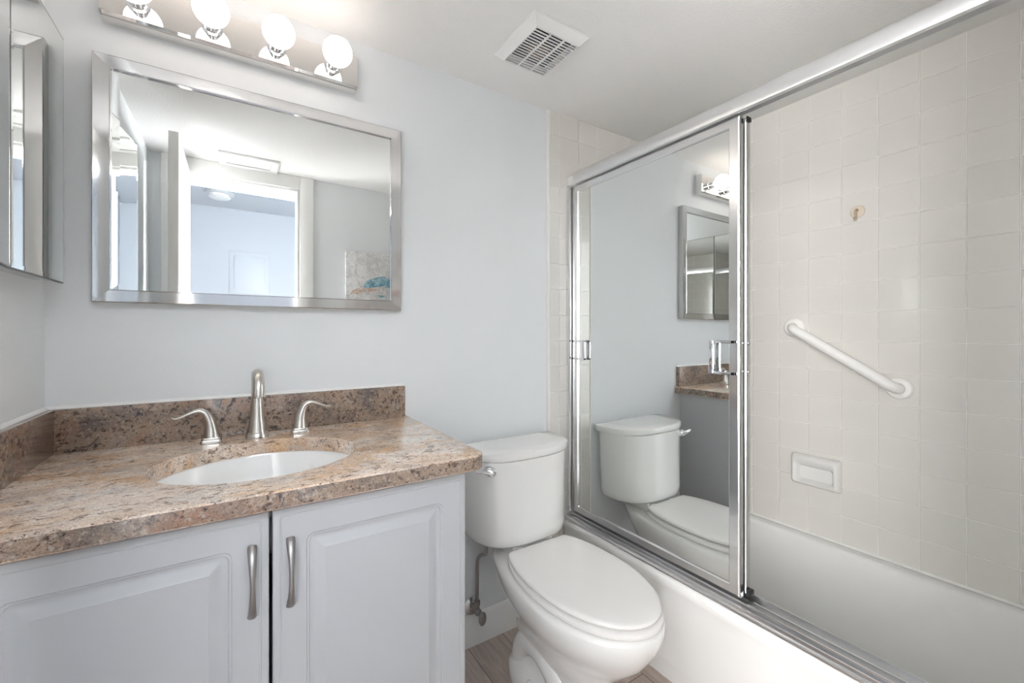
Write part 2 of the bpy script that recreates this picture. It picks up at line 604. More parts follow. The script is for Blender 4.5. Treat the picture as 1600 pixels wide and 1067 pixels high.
# ------------------------------------------------------------------ exhaust fan grille
fx0, fx1, fy0, fy1 = 1.102, 1.313, -0.429, -0.195
fan = thing('exhaust_fan', 'square white exhaust fan cover with slotted grille on the ceiling', 'exhaust fan', (1.207, -0.312, H))
drop = 0.03
i = 0.022
bm = new()
z1 = H - 0.0005
out0 = [(fx0, fy0, z1), (fx1, fy0, z1), (fx1, fy1, z1), (fx0, fy1, z1)]
out1 = [(fx0, fy0, z1 - 0.006), (fx1, fy0, z1 - 0.006), (fx1, fy1, z1 - 0.006), (fx0, fy1, z1 - 0.006)]
in0 = [(fx0 + i, fy0 + i, H - drop), (fx1 - i, fy0 + i, H - drop), (fx1 - i, fy1 - i, H - drop), (fx0 + i, fy1 - i, H - drop)]
j = i + 0.004
in1 = [(fx0 + j, fy0 + j, H - drop), (fx1 - j, fy0 + j, H - drop), (fx1 - j, fy1 - j, H - drop), (fx0 + j, fy1 - j, H - drop)]
in2 = [(x, y, H - drop + 0.006) for x, y, z in in1]
loft(bm, [out0, out1, in0, in1, in2], False, False)
finish('cover_frame', bm, M['fan'], fan, 0)
bm = new()
gx0, gx1, gy0, gy1 = fx0 + j, fx1 - j, fy0 + j, fy1 - j
ns = 15
for k in range(ns + 1):
    y = gy0 + (gy1 - gy0) * k / ns
    h = 0.0022
    box(bm, gx0, gx1, max(y - h, gy0), min(y + h, gy1), H - drop + 0.0005, H - drop + 0.003)
for k in (1, 2):
    x = gx0 + (gx1 - gx0) * k / 3
    box(bm, x - 0.003, x + 0.003, gy0, gy1, H - drop + 0.0003, H - drop + 0.004)
finish('slotted_grille', bm, M['fan'], fan, 0)
bm = new()
box(bm, gx0 + 0.001, gx1 - 0.001, gy0 + 0.001, gy1 - 0.001, H - 0.004, H - 0.001)
finish('fan_opening_shade', bm, M['dark'], fan, 0)  # near-black sheet painted in for the shade inside the fan
bm = new()
lathe(bm, [(0.034, 0), (0.034, 0.012), (0.02, 0.0145)], ((gx0 + gx1) / 2, (gy0 + gy1) / 2 + 0.012, H - 0.019), 'Z', 24)
finish('fan_motor', bm, M['motor'], fan)

# ------------------------------------------------------------------ vanity light
LZ0, LZ1, LX0, LX1 = 1.931, 2.036, 0.100, 0.694
vl = thing('vanity_light', 'chrome bar light with four glowing globe bulbs above the framed mirror', 'vanity light', (0.397, 0.0, LZ0))
bm = new()
prism(bm, [(-0.0005, LZ0), (-0.030, LZ0), (-0.038, LZ0 + 0.003), (-0.042, LZ0 + 0.010), (-0.042, LZ1 - 0.010), (-0.038, LZ1 - 0.003), (-0.030, LZ1), (-0.0005, LZ1)], 'X', LX0, LX1)
finish('backplate', bm, M['plate'], vl, 20)
for x in (0.172, 0.322, 0.472, 0.622):
    zc = 1.981
    bm = new()
    lathe(bm, [(0.024, 0.0), (0.024, 0.003), (0.0185, 0.005), (0.0185, 0.030), (0.0165, 0.032)], (x, -0.0425, zc), '-Y', 28)
    so = finish('socket', bm, M['chrome'], vl)
    bm = new()
    prof = [(0.0125, 0.0), (0.014, 0.006)]
    R = 0.040
    a0 = math.asin(0.0155 / R)
    cc = 0.006 + R * math.cos(a0)
    for k in range(17):
        a = a0 + (PI - a0 - 0.02) * k / 16
        prof.append((R * math.sin(a), cc - R * math.cos(a)))
    lathe(bm, prof, (x, -0.0745, zc), '-Y', 32)
    finish('globe_bulb', bm, M['bulb'], so, 60)

# ------------------------------------------------------------------ framed wall mirror
mx0, mx1, mz0, mz1 = 0.085, 0.839, 1.243, 1.843
wm = thing('wall_mirror', 'wide rectangular mirror in a silver frame above the vanity', 'mirror', (0.462, 0.0, mz0))
fw, fh = 0.034, 0.032


def rect(ins_x, ins_z, y):
    return [(mx0 + ins_x, y, mz0 + ins_z), (mx1 - ins_x, y, mz0 + ins_z), (mx1 - ins_x, y, mz1 - ins_z), (mx0 + ins_x, y, mz1 - ins_z)]


bm = new()
loft(bm, [rect(0, 0, -0.0005), rect(0, 0, -0.0285), rect(0.002, 0.002, -0.030), rect(fw - 0.003, fh - 0.003, -0.0275), rect(fw - 0.002, fh - 0.002, -0.029),
          rect(fw, fh, -0.029), rect(fw, fh, -0.0225)], True, False)
finish('mirror_frame', bm, M['frame'], wm, 0)
bm = new()
bv = 0.016
loft(bm, [rect(fw - 0.001, fh - 0.001, -0.020), rect(fw - 0.001, fh - 0.001, -0.0225), rect(fw + bv, fh + bv, -0.0228)], True, True)
finish('mirror_glass', bm, M['mirror'], wm, 0)

# ------------------------------------------------------------------ medicine cabinet on the left wall
mcz0, mcz1 = 1.281, 1.836
mc = thing('medicine_cabinet', 'frameless mirrored medicine cabinet on the side wall in the corner', 'medicine cabinet', (0.0, -0.47, mcz0))
bm = new()
box(bm, 0.0005, 0.038, -0.880, -0.062, mcz0 + 0.004, mcz1 - 0.004, 0.001)
finish('cabinet_body', bm, M['alum'], mc)
for k in range(3):
    ya = -0.058 - 0.2755 * k
    yb = ya - 0.2745
    bm = new()
    ang = math.radians(-8.0) if k == 1 else 0.0
    e = 0.010

    def q(ins, x):
        pts = []
        for (y, z) in ((ya - ins, mcz0 + ins), (yb + ins, mcz0 + ins), (yb + ins, mcz1 - ins), (ya - ins, mcz1 - ins)):
            dy = y - ya
            X = x + 0.0
            if ang:
                X = x + (-dy) * math.tan(-ang)
            pts.append((X, y, z))
        return pts
    loft(bm, [q(0.0022, 0.0386), q(0.0022, 0.0452), q(e, 0.0456)], True, True)
    md = finish('mirror_door', bm, M['mirror'], mc, 0)
    bm = new()
    loft(bm, [q(0, 0.0386), q(0, 0.0449), q(0.0020, 0.0451), q(0.0020, 0.0386), q(0, 0.0386)], False, False)
    finish('edge_reflection', bm, M['edge'], md, 0)  # dark ring painted in for the dark reflection along the mirror bevel

# ------------------------------------------------------------------ vanity cabinet
CT, CB = 0.886, 0.851
vc = thing('vanity_cabinet', 'white two-door vanity cabinet with raised panels under the granite top', 'cabinet', (0.42, -0.27, 0.0))
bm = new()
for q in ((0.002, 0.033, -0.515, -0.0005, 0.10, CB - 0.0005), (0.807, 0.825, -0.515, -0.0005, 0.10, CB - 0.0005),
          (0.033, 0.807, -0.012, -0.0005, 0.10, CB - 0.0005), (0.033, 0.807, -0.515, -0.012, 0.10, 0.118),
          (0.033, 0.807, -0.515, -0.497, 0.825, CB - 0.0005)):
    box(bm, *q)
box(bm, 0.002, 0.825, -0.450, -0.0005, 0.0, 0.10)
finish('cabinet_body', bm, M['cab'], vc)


def rrect(x0, x1, z0, z1, r, y, n=6):
    pts = []
    for (cx, cz, a0) in ((x1 - r, z1 - r, 0), (x0 + r, z1 - r, 90), (x0 + r, z0 + r, 180), (x1 - r, z0 + r, 270)):
        for k in range(n + 1):
            a = math.radians(a0 + 90 * k / n)
            pts.append((cx + r * math.cos(a), y, cz + r * math.sin(a)))
    return pts


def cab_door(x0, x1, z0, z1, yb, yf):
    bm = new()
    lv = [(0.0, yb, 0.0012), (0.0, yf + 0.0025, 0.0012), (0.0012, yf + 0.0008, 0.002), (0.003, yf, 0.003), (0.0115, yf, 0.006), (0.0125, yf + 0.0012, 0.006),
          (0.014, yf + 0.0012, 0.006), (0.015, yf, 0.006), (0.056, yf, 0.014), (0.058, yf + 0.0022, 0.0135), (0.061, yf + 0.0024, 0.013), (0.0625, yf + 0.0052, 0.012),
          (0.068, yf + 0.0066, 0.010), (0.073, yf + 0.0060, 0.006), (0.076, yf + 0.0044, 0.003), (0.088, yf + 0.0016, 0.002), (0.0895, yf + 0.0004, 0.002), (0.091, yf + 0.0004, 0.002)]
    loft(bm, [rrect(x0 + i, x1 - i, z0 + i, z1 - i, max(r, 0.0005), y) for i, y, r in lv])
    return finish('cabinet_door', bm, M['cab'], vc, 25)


def pull(door, x):
    zc = 0.7235
    hh = 0.0635
    bm = new()
    pts, fl = [], []
    n = 26
    for k in range(n + 1):
        t = -1 + 2 * k / n
        z = zc + t * hh
        o = 0.0245 * (1 - abs(t) ** 3.2) + 0.001
        wdt = 0.0042 + 0.0042 * abs(t) ** 1.6
        if abs(t) > 0.93:
            wdt *= 0.86
        pts.append((x, -0.5355 - o, z))
        fl.append((0.0036, wdt))
    tube(bm, pts, 0, 14, fl, up=(0, -1, 0))
    for s in (-1, 1):
        lathe(bm, [(0.0062, 0), (0.0055, 0.004), (0.005, 0.010)], (x, -0.5355, zc + s * (hh - 0.008)), '-Y', 14)
    finish('door_pull', bm, M['pewter'], door, 50)


d1 = cab_door(0.034, 0.4245, 0.112, 0.842, -0.5155, -0.535)
d2 = cab_door(0.4305, 0.823, 0.112, 0.842, -0.5155, -0.535)
pull(d1, 0.398)
pull(d2, 0.459)

# ------------------------------------------------------------------ countertop with sink cut-out
SXc, SYc, SA, SB = 0.424, -0.302, 0.203, 0.172


def ct_outline(ins, z):
    x0, x1, y0, y1, r = 0.0008, 0.868 - ins, -0.560 + ins, -0.0008, 0.034
    pts = [(x0, y1, z), (x0, y0, z)]
    for k in range(9):
        a = math.radians(-90 + 90 * k / 8)
        rr = r - ins
        pts.append((x1 - rr + rr * math.cos(a), y0 + rr + rr * math.sin(a), z))
    pts.append((x1, y1, z))
    return pts


def ell(a, b, z, n=64):
    return [(SXc + a * math.cos(2 * PI * k / n), SYc + b * math.sin(2 * PI * k / n), z) for k in range(n)]


bm = new()
oo = loft(bm, [ct_outline(0.004, CT), ct_outline(0.0012, CT - 0.0012), ct_outline(0.0, CT - 0.004), ct_outline(0.0, CB + 0.003), ct_outline(0.003, CB)], False, False)
ii = loft(bm, [ell(SA, SB, CT), ell(SA - 0.0015, SB - 0.0015, CT - 0.0015), ell(SA - 0.002, SB - 0.002, CT - 0.004), ell(SA - 0.002, SB - 0.002, CB)], False, False)
for a, b in ((oo[0], ii[0]), (oo[-1], ii[-1])):
    es = []
    for r in (a, b):
        for k in range(len(r)):
            es.append(bm.edges.get((r[k], r[(k + 1) % len(r)])))
    bmesh.ops.triangle_fill(bm, use_beauty=True, use_dissolve=False, edges=es)
ctop = thing('vanity_countertop', 'speckled brown granite vanity top with oval cut-out and low backsplash', 'countertop', (0.43, -0.28, CB))
slab = finish('counter_slab', bm, M['granite'], ctop, 30)
slab.data.materials.append(M['granite_dark'])
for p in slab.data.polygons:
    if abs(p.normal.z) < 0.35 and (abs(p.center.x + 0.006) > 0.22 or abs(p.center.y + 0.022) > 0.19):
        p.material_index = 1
bm = new()
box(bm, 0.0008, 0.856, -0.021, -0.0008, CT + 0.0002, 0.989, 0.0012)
finish('backsplash', bm, M['granite_dark'], ctop)
bm = new()
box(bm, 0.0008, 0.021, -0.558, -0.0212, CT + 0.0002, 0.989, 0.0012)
finish('side_splash', bm, M['granite_dark'], ctop)
bm = new()
prism(bm, [(-0.0003, 0.9885), (-0.009, 0.9892), (-0.006, 0.993), (-0.0003, 0.9955)], 'X', 0.001, 0.856)
prism(bm, [(0.0003, 0.9885), (0.009, 0.9892), (0.006, 0.993), (0.0003, 0.9955)], 'Y', -0.558, -0.001)
finish('caulk_bead', bm, M['caulk'], ctop)

# undermount sink
sk = thing('sink', 'white oval undermount sink set into the granite vanity top', 'sink', (SXc, SYc, 0.70))
bm = new()
prof = [(1.06, 1.06, CB - 0.0006), (1.005, 1.005, CB - 0.0006), (0.985, 0.985, CB - 0.008), (0.95, 0.95, CB - 0.05), (0.84, 0.84, CB - 0.10), (0.62, 0.62, CB - 0.128), (0.3, 0.3, CB - 0.140), (0.12, 0.14, CB - 0.142)]
inn = [ell(SA * p, SB * q_, z) for p, q_, z in prof]
outp = [ell(SA * p * 1.03 + 0.006, SB * q_ * 1.03 + 0.006, z - 0.008) for p, q_, z in reversed(prof)]
loft(bm, inn, False, True)
loft(bm, [ell(SA * 1.06, SB * 1.06, CB - 0.0006)] + [ell(SA * 1.06, SB * 1.06, CB - 0.010)] + [ell(SA * 1.0, SB * 1.0, CB - 0.05), ell(SA * .9, SB * .9, CB - 0.11), ell(SA * .66, SB * .66, CB - 0.14), ell(SA * .3, SB * .3, CB - 0.15)], False, True)
finish('basin', bm, M['sinkp'], sk, 50)
bm = new()
lathe(bm, [(0.022, 0), (0.022, 0.003), (0.016, 0.004), (0.015, 0.002), (0.004, 0.003)], (SXc, SYc, CB - 0.1418), 'Z', 24)
finish('drain', bm, M['chrome'], sk)

# ------------------------------------------------------------------ faucet
fa = thing('faucet', 'brushed nickel widespread faucet with gooseneck spout and two lever handles', 'faucet', (0.423, -0.078, CT))
FY = -0.078
bm = new()
lathe(bm, [(0.0275, 0.0), (0.0275, 0.006), (0.0255, 0.009), (0.0245, 0.012), (0.0245, 0.016)], (0.423, FY, CT + 0.0003), 'Z', 32)
finish('spout_base', bm, M['nickel'], fa)
bm = new()
z0 = CT + 0.016
ctrl = [(0.423, FY, z0), (0.423, FY, z0 + 0.02), (0.423, FY, z0 + 0.05), (0.423, FY, z0 + 0.09), (0.423, FY, z0 + 0.118)]
rr = [0.0225, 0.0195, 0.0160, 0.0140, 0.0135]
Rr = 0.043
for k in range(1, 13):
    a = PI * 0.98 * k / 12
    ctrl.append((0.423, FY - Rr + Rr * math.cos(a), z0 + 0.118 + Rr * 0.95 * math.sin(a)))
    rr.append(0.0135 + 0.0006 * k / 12)
ctrl.append((0.423, ctrl[-1][1], z0 + 0.103)); rr.append(0.0142)
tube(bm, ctrl, rr, 24, up=(1, 0, 0))
finish('spout', bm, M['nickel'], fa, 60)
bm = new()
lathe(bm, [(0.0105, 0), (0.0105, -0.0012)], (0.423, ctrl[-1][1], z0 + 0.1028), 'Z', 20)
finish('aerator', bm, M['black'], fa)
for s, x in ((-1, 0.321), (1, 0.528)):
    bm = new()
    sq = []
    for (hw, h, r) in ((0.0225, 0.0, 0.006), (0.0225, 0.005, 0.006), (0.0215, 0.008, 0.006), (0.020, 0.009, 0.006), (0.020, 0.0125, 0.006), (0.0195, 0.0135, 0.006)):
        ring = []
        for (cx_, cy_, a0) in ((1, 1, 0), (-1, 1, 90), (-1, -1, 180), (1, -1, 270)):
            for k in range(5):
                a = math.radians(a0 + 90 * k / 4)
                ring.append((x + cx_ * (hw - r) + r * math.cos(a), FY + cy_ * (hw - r) + r * math.sin(a), CT + 0.0003 + h))
        sq.append(ring)
    loft(bm, sq)
    hb = finish('handle_base', bm, M['nickel'], fa)
    bm = new()
    zz = CT + 0.0135
    cp = [(x, FY, zz), (x + s * 0.001, FY, zz + 0.022), (x + s * 0.005, FY, zz + 0.045), (x + s * 0.013, FY, zz + 0.062), (x + s * 0.027, FY - 0.001, zz + 0.0695),
          (x + s * 0.045, FY - 0.003, zz + 0.065), (x + s * 0.062, FY - 0.006, zz + 0.058), (x + s * 0.073, FY - 0.008, zz + 0.0555), (x + s * 0.080, FY - 0.009, zz + 0.0585)]
    fl = [(0.0185, 0.0185), (0.0145, 0.0145), (0.0115, 0.012), (0.009, 0.0105), (0.0062, 0.0095), (0.0042, 0.0085), (0.0032, 0.0075), (0.0026, 0.0065), (0.0015, 0.0035)]
    sp = smooth_path(cp, 6)
    fl2 = []
    for k in range(len(sp)):
        u = k / 6
        i0 = min(int(u), len(fl) - 2)
        f_ = u - i0
        fl2.append(tuple(fl[i0][m] * (1 - f_) + fl[i0 + 1][m] * f_ for m in (0, 1)))
    # section frame: u in the bend plane, v across (y)
    rings = []
    for k, p in enumerate(sp):
        dv = (sp[min(k + 1, len(sp) - 1)] - sp[max(k - 1, 0)]).normalized()
        v_ = Vector((0, 1, 0)); v_ = (v_ - dv * v_.dot(dv)).normalized()
        u_ = dv.cross(v_)
        rings.append([p + u_ * fl2[k][0] * math.cos(2 * PI * t / 18) + v_ * fl2[k][1] * math.sin(2 * PI * t / 18) for t in range(18)])
    loft(bm, rings)
    finish('lever_handle', bm, M['nickel'], fa, 60)

# ------------------------------------------------------------------ toilet
TX = 1.252
to = thing('toilet', 'white two-piece toilet with closed lid between the vanity and bathtub', 'toilet', (TX, -0.38, 0.0))


def sup(hw, yc_, lf, lb, z, ef=2.0, eb=2.2, n=72, clip=None):
    pts = []
    for k in range(n):
        a = 2 * PI * k / n
        sx, cy = math.sin(a), -math.cos(a)
        e = ef if cy < 0 else eb
        Ly = lf if cy < 0 else lb
        x = hw * math.copysign(abs(sx) ** (2 / e), sx)
        y = yc_ + Ly * math.copysign(abs(cy) ** (2 / e), cy)
        if clip is not None:
            y = min(y, clip)
        pts.append((TX + x, y, z))
    return pts


bm = new()
secs = [  # z, hw, yc, front, back, ef, eb
    (0.0, 0.112, -0.33, 0.225, 0.18, 2.6, 2.8), (0.010, 0.115, -0.33, 0.228, 0.183, 2.6, 2.8), (0.045, 0.113, -0.33, 0.226, 0.181, 2.6, 2.8),
    (0.066, 0.100, -0.33, 0.215, 0.175, 2.4, 2.6), (0.078, 0.084, -0.33, 0.205, 0.17, 2.3, 2.6), (0.11, 0.078, -0.335, 0.200, 0.17, 2.3, 2.6), (0.15, 0.080, -0.345, 0.205, 0.19, 2.2, 2.5),
    (0.20, 0.098, -0.37, 0.215, 0.24, 2.1, 2.2), (0.25, 0.122, -0.41, 0.232, 0.31, 2.0, 2.0), (0.30, 0.153, -0.445, 0.245, 0.37, 2.0, 2.0),
    (0.34, 0.172, -0.455, 0.259, 0.405, 2.0, 2.0), (0.372, 0.179, -0.46, 0.266, 0.42, 2.0, 2.05), (0.392, 0.180, -0.46, 0.267, 0.425, 2.0, 2.1),
    (0.401, 0.176, -0.46, 0.263, 0.421, 2.0, 2.1), (0.404, 0.168, -0.46, 0.255, 0.415, 2.0, 2.1)]
loft(bm, [sup(hw, yc_, lf, lb, z, ef, eb) for z, hw, yc_, lf, lb, ef, eb in secs])
# trapway bulges on both sides of the foot, the deck riser under the tank
for s in (-1, 1):
    path = smooth_path([(TX + s * 0.040, -0.46, 0.05), (TX + s * 0.046, -0.42, 0.11), (TX + s * 0.050, -0.36, 0.155), (TX + s * 0.050, -0.29, 0.155), (TX + s * 0.046, -0.235, 0.11), (TX + s * 0.04, -0.21, 0.03)], 6)
    tube(bm, path, [0.046] * len(path), 18)
    lathe(bm, [(0.013, 0.0), (0.013, 0.010), (0.009, 0.017), (0.002, 0.019)], (TX + s * 0.100, -0.33, 0.052), 'Z', 16)
box(bm, TX - 0.085, TX + 0.085, -0.215, -0.060, 0.385, 0.440, 0.010, 3)
finish('bowl', bm, M['porc'], to, 50)

bm = new()
def scaled(base, k, ky, z, c=(TX, -0.46)):
    return [(c[0] + (x - c[0]) * k, c[1] + (y - c[1]) * ky, z) for x, y, _ in base]


so_ = sup(0.1675, -0.452, 0.2745, 0.278, 0, 2.05, 2.4, clip=-0.230)
loft(bm, [scaled(so_, k, ky, z) for k, ky, z in ((0.90, 0.93, 0.4048), (0.985, 0.99, 0.4075), (1, 1, 0.413), (0.993, 0.995, 0.420), (0.96, 0.972, 0.4235), (0.86, 0.90, 0.4245), (0.80, 0.85, 0.4245))])
finish('seat', bm, M['seatp'], to, 40)
bm = new()
lo_ = sup(0.163, -0.450, 0.269, 0.280, 0, 2.05, 2.45, clip=-0.233)
loft(bm, [scaled(lo_, k, ky, z) for k, ky, z in ((0.80, 0.85, 0.4292), (0.955, 0.968, 0.4295), (0.99, 0.993, 0.4312), (1, 1, 0.4345), (0.996, 0.997, 0.4390), (0.975, 0.982, 0.4418), (0.93, 0.95, 0.4434), (0.7, 0.75, 0.4452), (0.3, 0.3, 0.4460))])
finish('seat_lid', bm, M['seatp'], to, 45)
for s_ in (-1, 1):
    bm = new()
    box(bm, TX + s_ * 0.062 - 0.016, TX + s_ * 0.062 + 0.016, -0.2275, -0.206, 0.4048, 0.434, 0.006, 3)
    finish('seat_hinge', bm, M['seatp'], to, 45)


def tank_ring(hw, lf, z, yb=-0.030, e=2.8, n=44):
    pts = []
    for k in range(n + 1):
        a = PI * k / n
        cx_, sy_ = math.cos(a), math.sin(a)
        pts.append((TX + hw * math.copysign(abs(cx_) ** (2 / e), cx_), yb - 0.03 - lf * abs(sy_) ** (2 / e), z))
    r = 0.018
    return pts + [(TX - hw, yb - r, z), (TX - hw + r * 0.3, yb - r * 0.3, z), (TX - hw + r, yb, z), (TX + hw - r, yb, z), (TX + hw - r * 0.3, yb - r * 0.3, z), (TX + hw, yb - r, z)]


bm = new()
loft(bm, [tank_ring(0.172, 0.155, 0.441), tank_ring(0.182, 0.168, 0.443), tank_ring(0.189, 0.176, 0.452), tank_ring(0.192, 0.178, 0.48), tank_ring(0.200, 0.169, 0.62), tank_ring(0.205, 0.166, 0.7315)])
finish('tank', bm, M['porc'], to, 40)
bm = new()
loft(bm, [tank_ring(0.212, 0.170, 0.732, -0.022), tank_ring(0.218, 0.176, 0.7335, -0.020), tank_ring(0.221, 0.1785, 0.739, -0.020), tank_ring(0.222, 0.179, 0.750, -0.020), tank_ring(0.220, 0.178, 0.758, -0.020), tank_ring(0.212, 0.170, 0.7625, -0.022), tank_ring(0.15, 0.12, 0.7640, -0.030)])
finish('tank_lid', bm, M['porc'], to, 45)
# flush lever on the front face
bm = new()
px_, py_, pz_ = 1.083, -0.198, 0.706
lathe(bm, [(0.017, -0.012), (0.017, 0.006), (0.013, 0.012)], (px_ + 0.004, py_ + 0.002, pz_), '-Y', 20)
cp = smooth_path([(px_ + 0.010, py_ - 0.010, pz_ - 0.002), (px_ - 0.008, py_ - 0.018, pz_ + 0.006), (px_ - 0.032, py_ - 0.021, pz_ + 0.012), (px_ - 0.060, py_ - 0.016, pz_ + 0.014)], 6)
fl = [(0.011 - 0.006 * k / (len(cp) - 1), 0.0085 - 0.0045 * k / (len(cp) - 1)) for k in range(len(cp))]
tube(bm, cp, 0, 16, fl, up=(0, 0, 1))
finish('flush_lever', bm, M['chrome'], to, 50)

# ------------------------------------------------------------------ water shut-off valve and hose
sv = thing('water_valve', 'dull metal shut-off valve with riser hose on the wall beside the toilet', 'valve', (1.112, 0.0, 0.15))
vx, vz = 1.112, 0.157
bm = new()
lathe(bm, [(0.034, 0.0), (0.033, 0.004), (0.022, 0.009), (0.011, 0.011)], (vx, -0.0148, vz), '-Y', 28)
finish('escutcheon', bm, M['chrome'], sv)
bm = new()
lathe(bm, [(0.008, 0.010), (0.008, 0.022), (0.0125, 0.024), (0.0125, 0.052), (0.008, 0.055), (0.006, 0.075)], (vx, -0.0148, vz), '-Y', 20)
lathe(bm, [(0.009, 0.0), (0.009, 0.018), (0.0115, 0.019), (0.0115, 0.032), (0.008, 0.034)], (vx, -0.054, vz + 0.004), 'Z', 8)
finish('valve_body', bm, M['braid'], sv)
bm = new()
rings = []
for h, a, b in ((0.074, 0.010, 0.016), (0.077, 0.014, 0.024), (0.083, 0.015, 0.025), (0.086, 0.010, 0.018)):
    rings.append([(vx + a * math.cos(2 * PI * k / 24), -0.0148 - h, vz - 0.006 + b * math.sin(2 * PI * k / 24)) for k in range(24)])
loft(bm, rings)
finish('valve_handle', bm, M['pewter'], sv)
bm = new()
hp = smooth_path([(vx, -0.054, vz + 0.036), (vx, -0.056, 0.26), (vx - 0.002, -0.064, 0.345), (vx + 0.003, -0.085, 0.372), (vx + 0.004, -0.110, 0.386), (vx + 0.004, -0.116, 0.415), (vx + 0.004, -0.116, 0.425)], 6)
tube(bm, hp, 0.0062, 14)
finish('riser_hose', bm, M['braid'], sv, 60)
bm = new()
lathe(bm, [(0.009, 0.0), (0.014, 0.002), (0.014, 0.014), (0.010, 0.0155)], (vx + 0.004, -0.116, 0.424), 'Z', 8)
finish('coupling_nut', bm, M['braid'], sv)

# ------------------------------------------------------------------ bathtub
TX0, TX1, TY0, TY1, TZ = 1.553, W - 0.0008, RY + 0.0092, -0.0092, 0.374


def tub_ring(x0, x1, y0, y1, r, z, n=10):
    pts = []
    for (cx_, cy_, a0) in ((x1 - r, y1 - r, 0), (x0 + r, y1 - r, 90), (x0 + r, y0 + r, 180), (x1 - r, y0 + r, 270)):
        for k in range(n + 1):
            a = math.radians(a0 + 90 * k / n)
            pts.append((cx_ + r * math.cos(a), cy_ + r * math.sin(a), z))
    return pts


bm = new()
rings = [tub_ring(TX0 + 0.045, TX1, TY0, TY1, 0.004, 0.0), tub_ring(TX0 + 0.045, TX1, TY0, TY1, 0.004, 0.055), tub_ring(TX0 + 0.018, TX1, TY0, TY1, 0.004, 0.080),
         tub_ring(TX0 + 0.010, TX1, TY0, TY1, 0.004, 0.30), tub_ring(TX0 + 0.004, TX1, TY0, TY1, 0.004, 0.335), tub_ring(TX0, TX1, TY0, TY1, 0.004, 0.350),
         tub_ring(TX0 + 0.003, TX1, TY0, TY1, 0.006, 0.364), tub_ring(TX0 + 0.010, TX1 - 0.002, TY0 + 0.002, TY1 - 0.002, 0.008, 0.371), tub_ring(TX0 + 0.022, TX1 - 0.006, TY0 + 0.006, TY1 - 0.006, 0.010, TZ),
         tub_ring(TX0 + 0.078, TX1 - 0.040, TY0 + 0.085, TY1 - 0.075, 0.10, TZ), tub_ring(TX0 + 0.088, TX1 - 0.048, TY0 + 0.095, TY1 - 0.085, 0.10, TZ - 0.004),
         tub_ring(TX0 + 0.096, TX1 - 0.054, TY0 + 0.103, TY1 - 0.093, 0.10, TZ - 0.016), tub_ring(TX0 + 0.105, TX1 - 0.066, TY0 + 0.13, TY1 - 0.115, 0.11, 0.26),
         tub_ring(TX0 + 0.125, TX1 - 0.088, TY0 + 0.19, TY1 - 0.15, 0.12, 0.13), tub_ring(TX0 + 0.150, TX1 - 0.115, TY0 + 0.24, TY1 - 0.185, 0.12, 0.075), tub_ring(TX0 + 0.195, TX1 - 0.16, TY0 + 0.30, TY1 - 0.24, 0.12, 0.058)]
loft(bm, rings)
tubo = finish('bathtub', bm, M['tub'], None, 40)
tag(tubo, 'white enamel bathtub behind the sliding mirrored door', 'bathtub')
bm = new()
prism(bm, [(W - 0.0004, TZ - 0.002), (W - 0.0085, TZ - 0.001), (W - 0.005, TZ + 0.003), (W - 0.0004, TZ + 0.006)], 'Y', TY0, TY1)
finish('caulk_line', bm, M['caulk'], tubo)

# ------------------------------------------------------------------ shower door frame: header, sill track, wall jambs
DXP = 1.595
sf = thing('shower_door_frame', 'polished aluminium header and bottom track framing the tub opening', 'shower frame', (1.6, -0.74, TZ))
bm = new()
prism(bm, [(1.578, 1.797), (1.572, 1.799), (1.570, 1.806), (1.571, 1.822), (1.576, 1.838), (1.585, 1.849), (1.596, 1.853), (1.640, 1.853), (1.644, 1.849), (1.644, 1.816), (1.641, 1.816), (1.641, 1.842), (1.582, 1.842), (1.581, 1.797)], 'Y', RY + 0.0085, -0.050)
finish('header_rail', bm, M['track'], sf, 40)
bm = new()
box(bm, 1.574, 1.642, -0.050, -0.0085, 1.800, 1.838, 0.003)
finish('header_bracket', bm, M['caulk'], sf)
bm = new()
prism(bm, [(1.562, 0.3745), (1.562, 0.379), (1.566, 0.381), (1.572, 0.3815), (1.573, 0.391), (1.576, 0.3915), (1.577, 0.384), (1.584, 0.384), (1.585, 0.400), (1.5875, 0.4005), (1.589, 0.386),
           (1.607, 0.386), (1.608, 0.402), (1.611, 0.402), (1.612, 0.386), (1.636, 0.386), (1.637, 0.408), (1.640, 0.408), (1.641, 0.3745)], 'Y', RY + 0.0085, -0.0085)
finish('bottom_track', bm, M['alum'], sf, 20)
for ya, yb in ((-0.026, -0.0085), (RY + 0.0085, RY + 0.026)):
    bm = new()
    box(bm, 1.574, 1.590, ya, yb, 0.404, 1.7965, 0.002)
    box(bm, 1.616, 1.640, ya, yb, 0.409, 1.7965, 0.002)
    finish('wall_jamb', bm, M['alum'], sf)


def sliding(name, label, xc, ya, yb, z0, z1, glass, gname, stile=0.034, th=0.018):
    t = thing(name, label, 'shower door', (xc, (ya + yb) / 2, z0), 'sliding shower doors')
    xa, xb = xc - th / 2, xc + th / 2
    bm = new()

    def fr(ins_y, ins_z, x):
        return [(x, ya - ins_y, z0 + ins_z), (x, yb + ins_y, z0 + ins_z), (x, yb + ins_y, z1 - ins_z), (x, ya - ins_y, z1 - ins_z)]
    loft(bm, [fr(stile, 0.029, xc), fr(stile, 0.029, xa + 0.003), fr(stile - 0.003, 0.026, xa), fr(0.005, 0.005, xa - 0.0005), fr(0.0015, 0.0015, xa + 0.0015), fr(0, 0, xa + 0.005), fr(0, 0, xb), fr(stile, 0.029, xb), fr(stile, 0.029, xc)], False, False)
    finish('door_frame', bm, M['alum'], t, 20)
    bm = new()
    box(bm, xc - 0.003, xc + 0.003, yb + stile - 0.0005, ya - stile + 0.0005, z0 + 0.0285, z1 - 0.0285)
    finish(gname, bm, glass, t, 0)
    return t


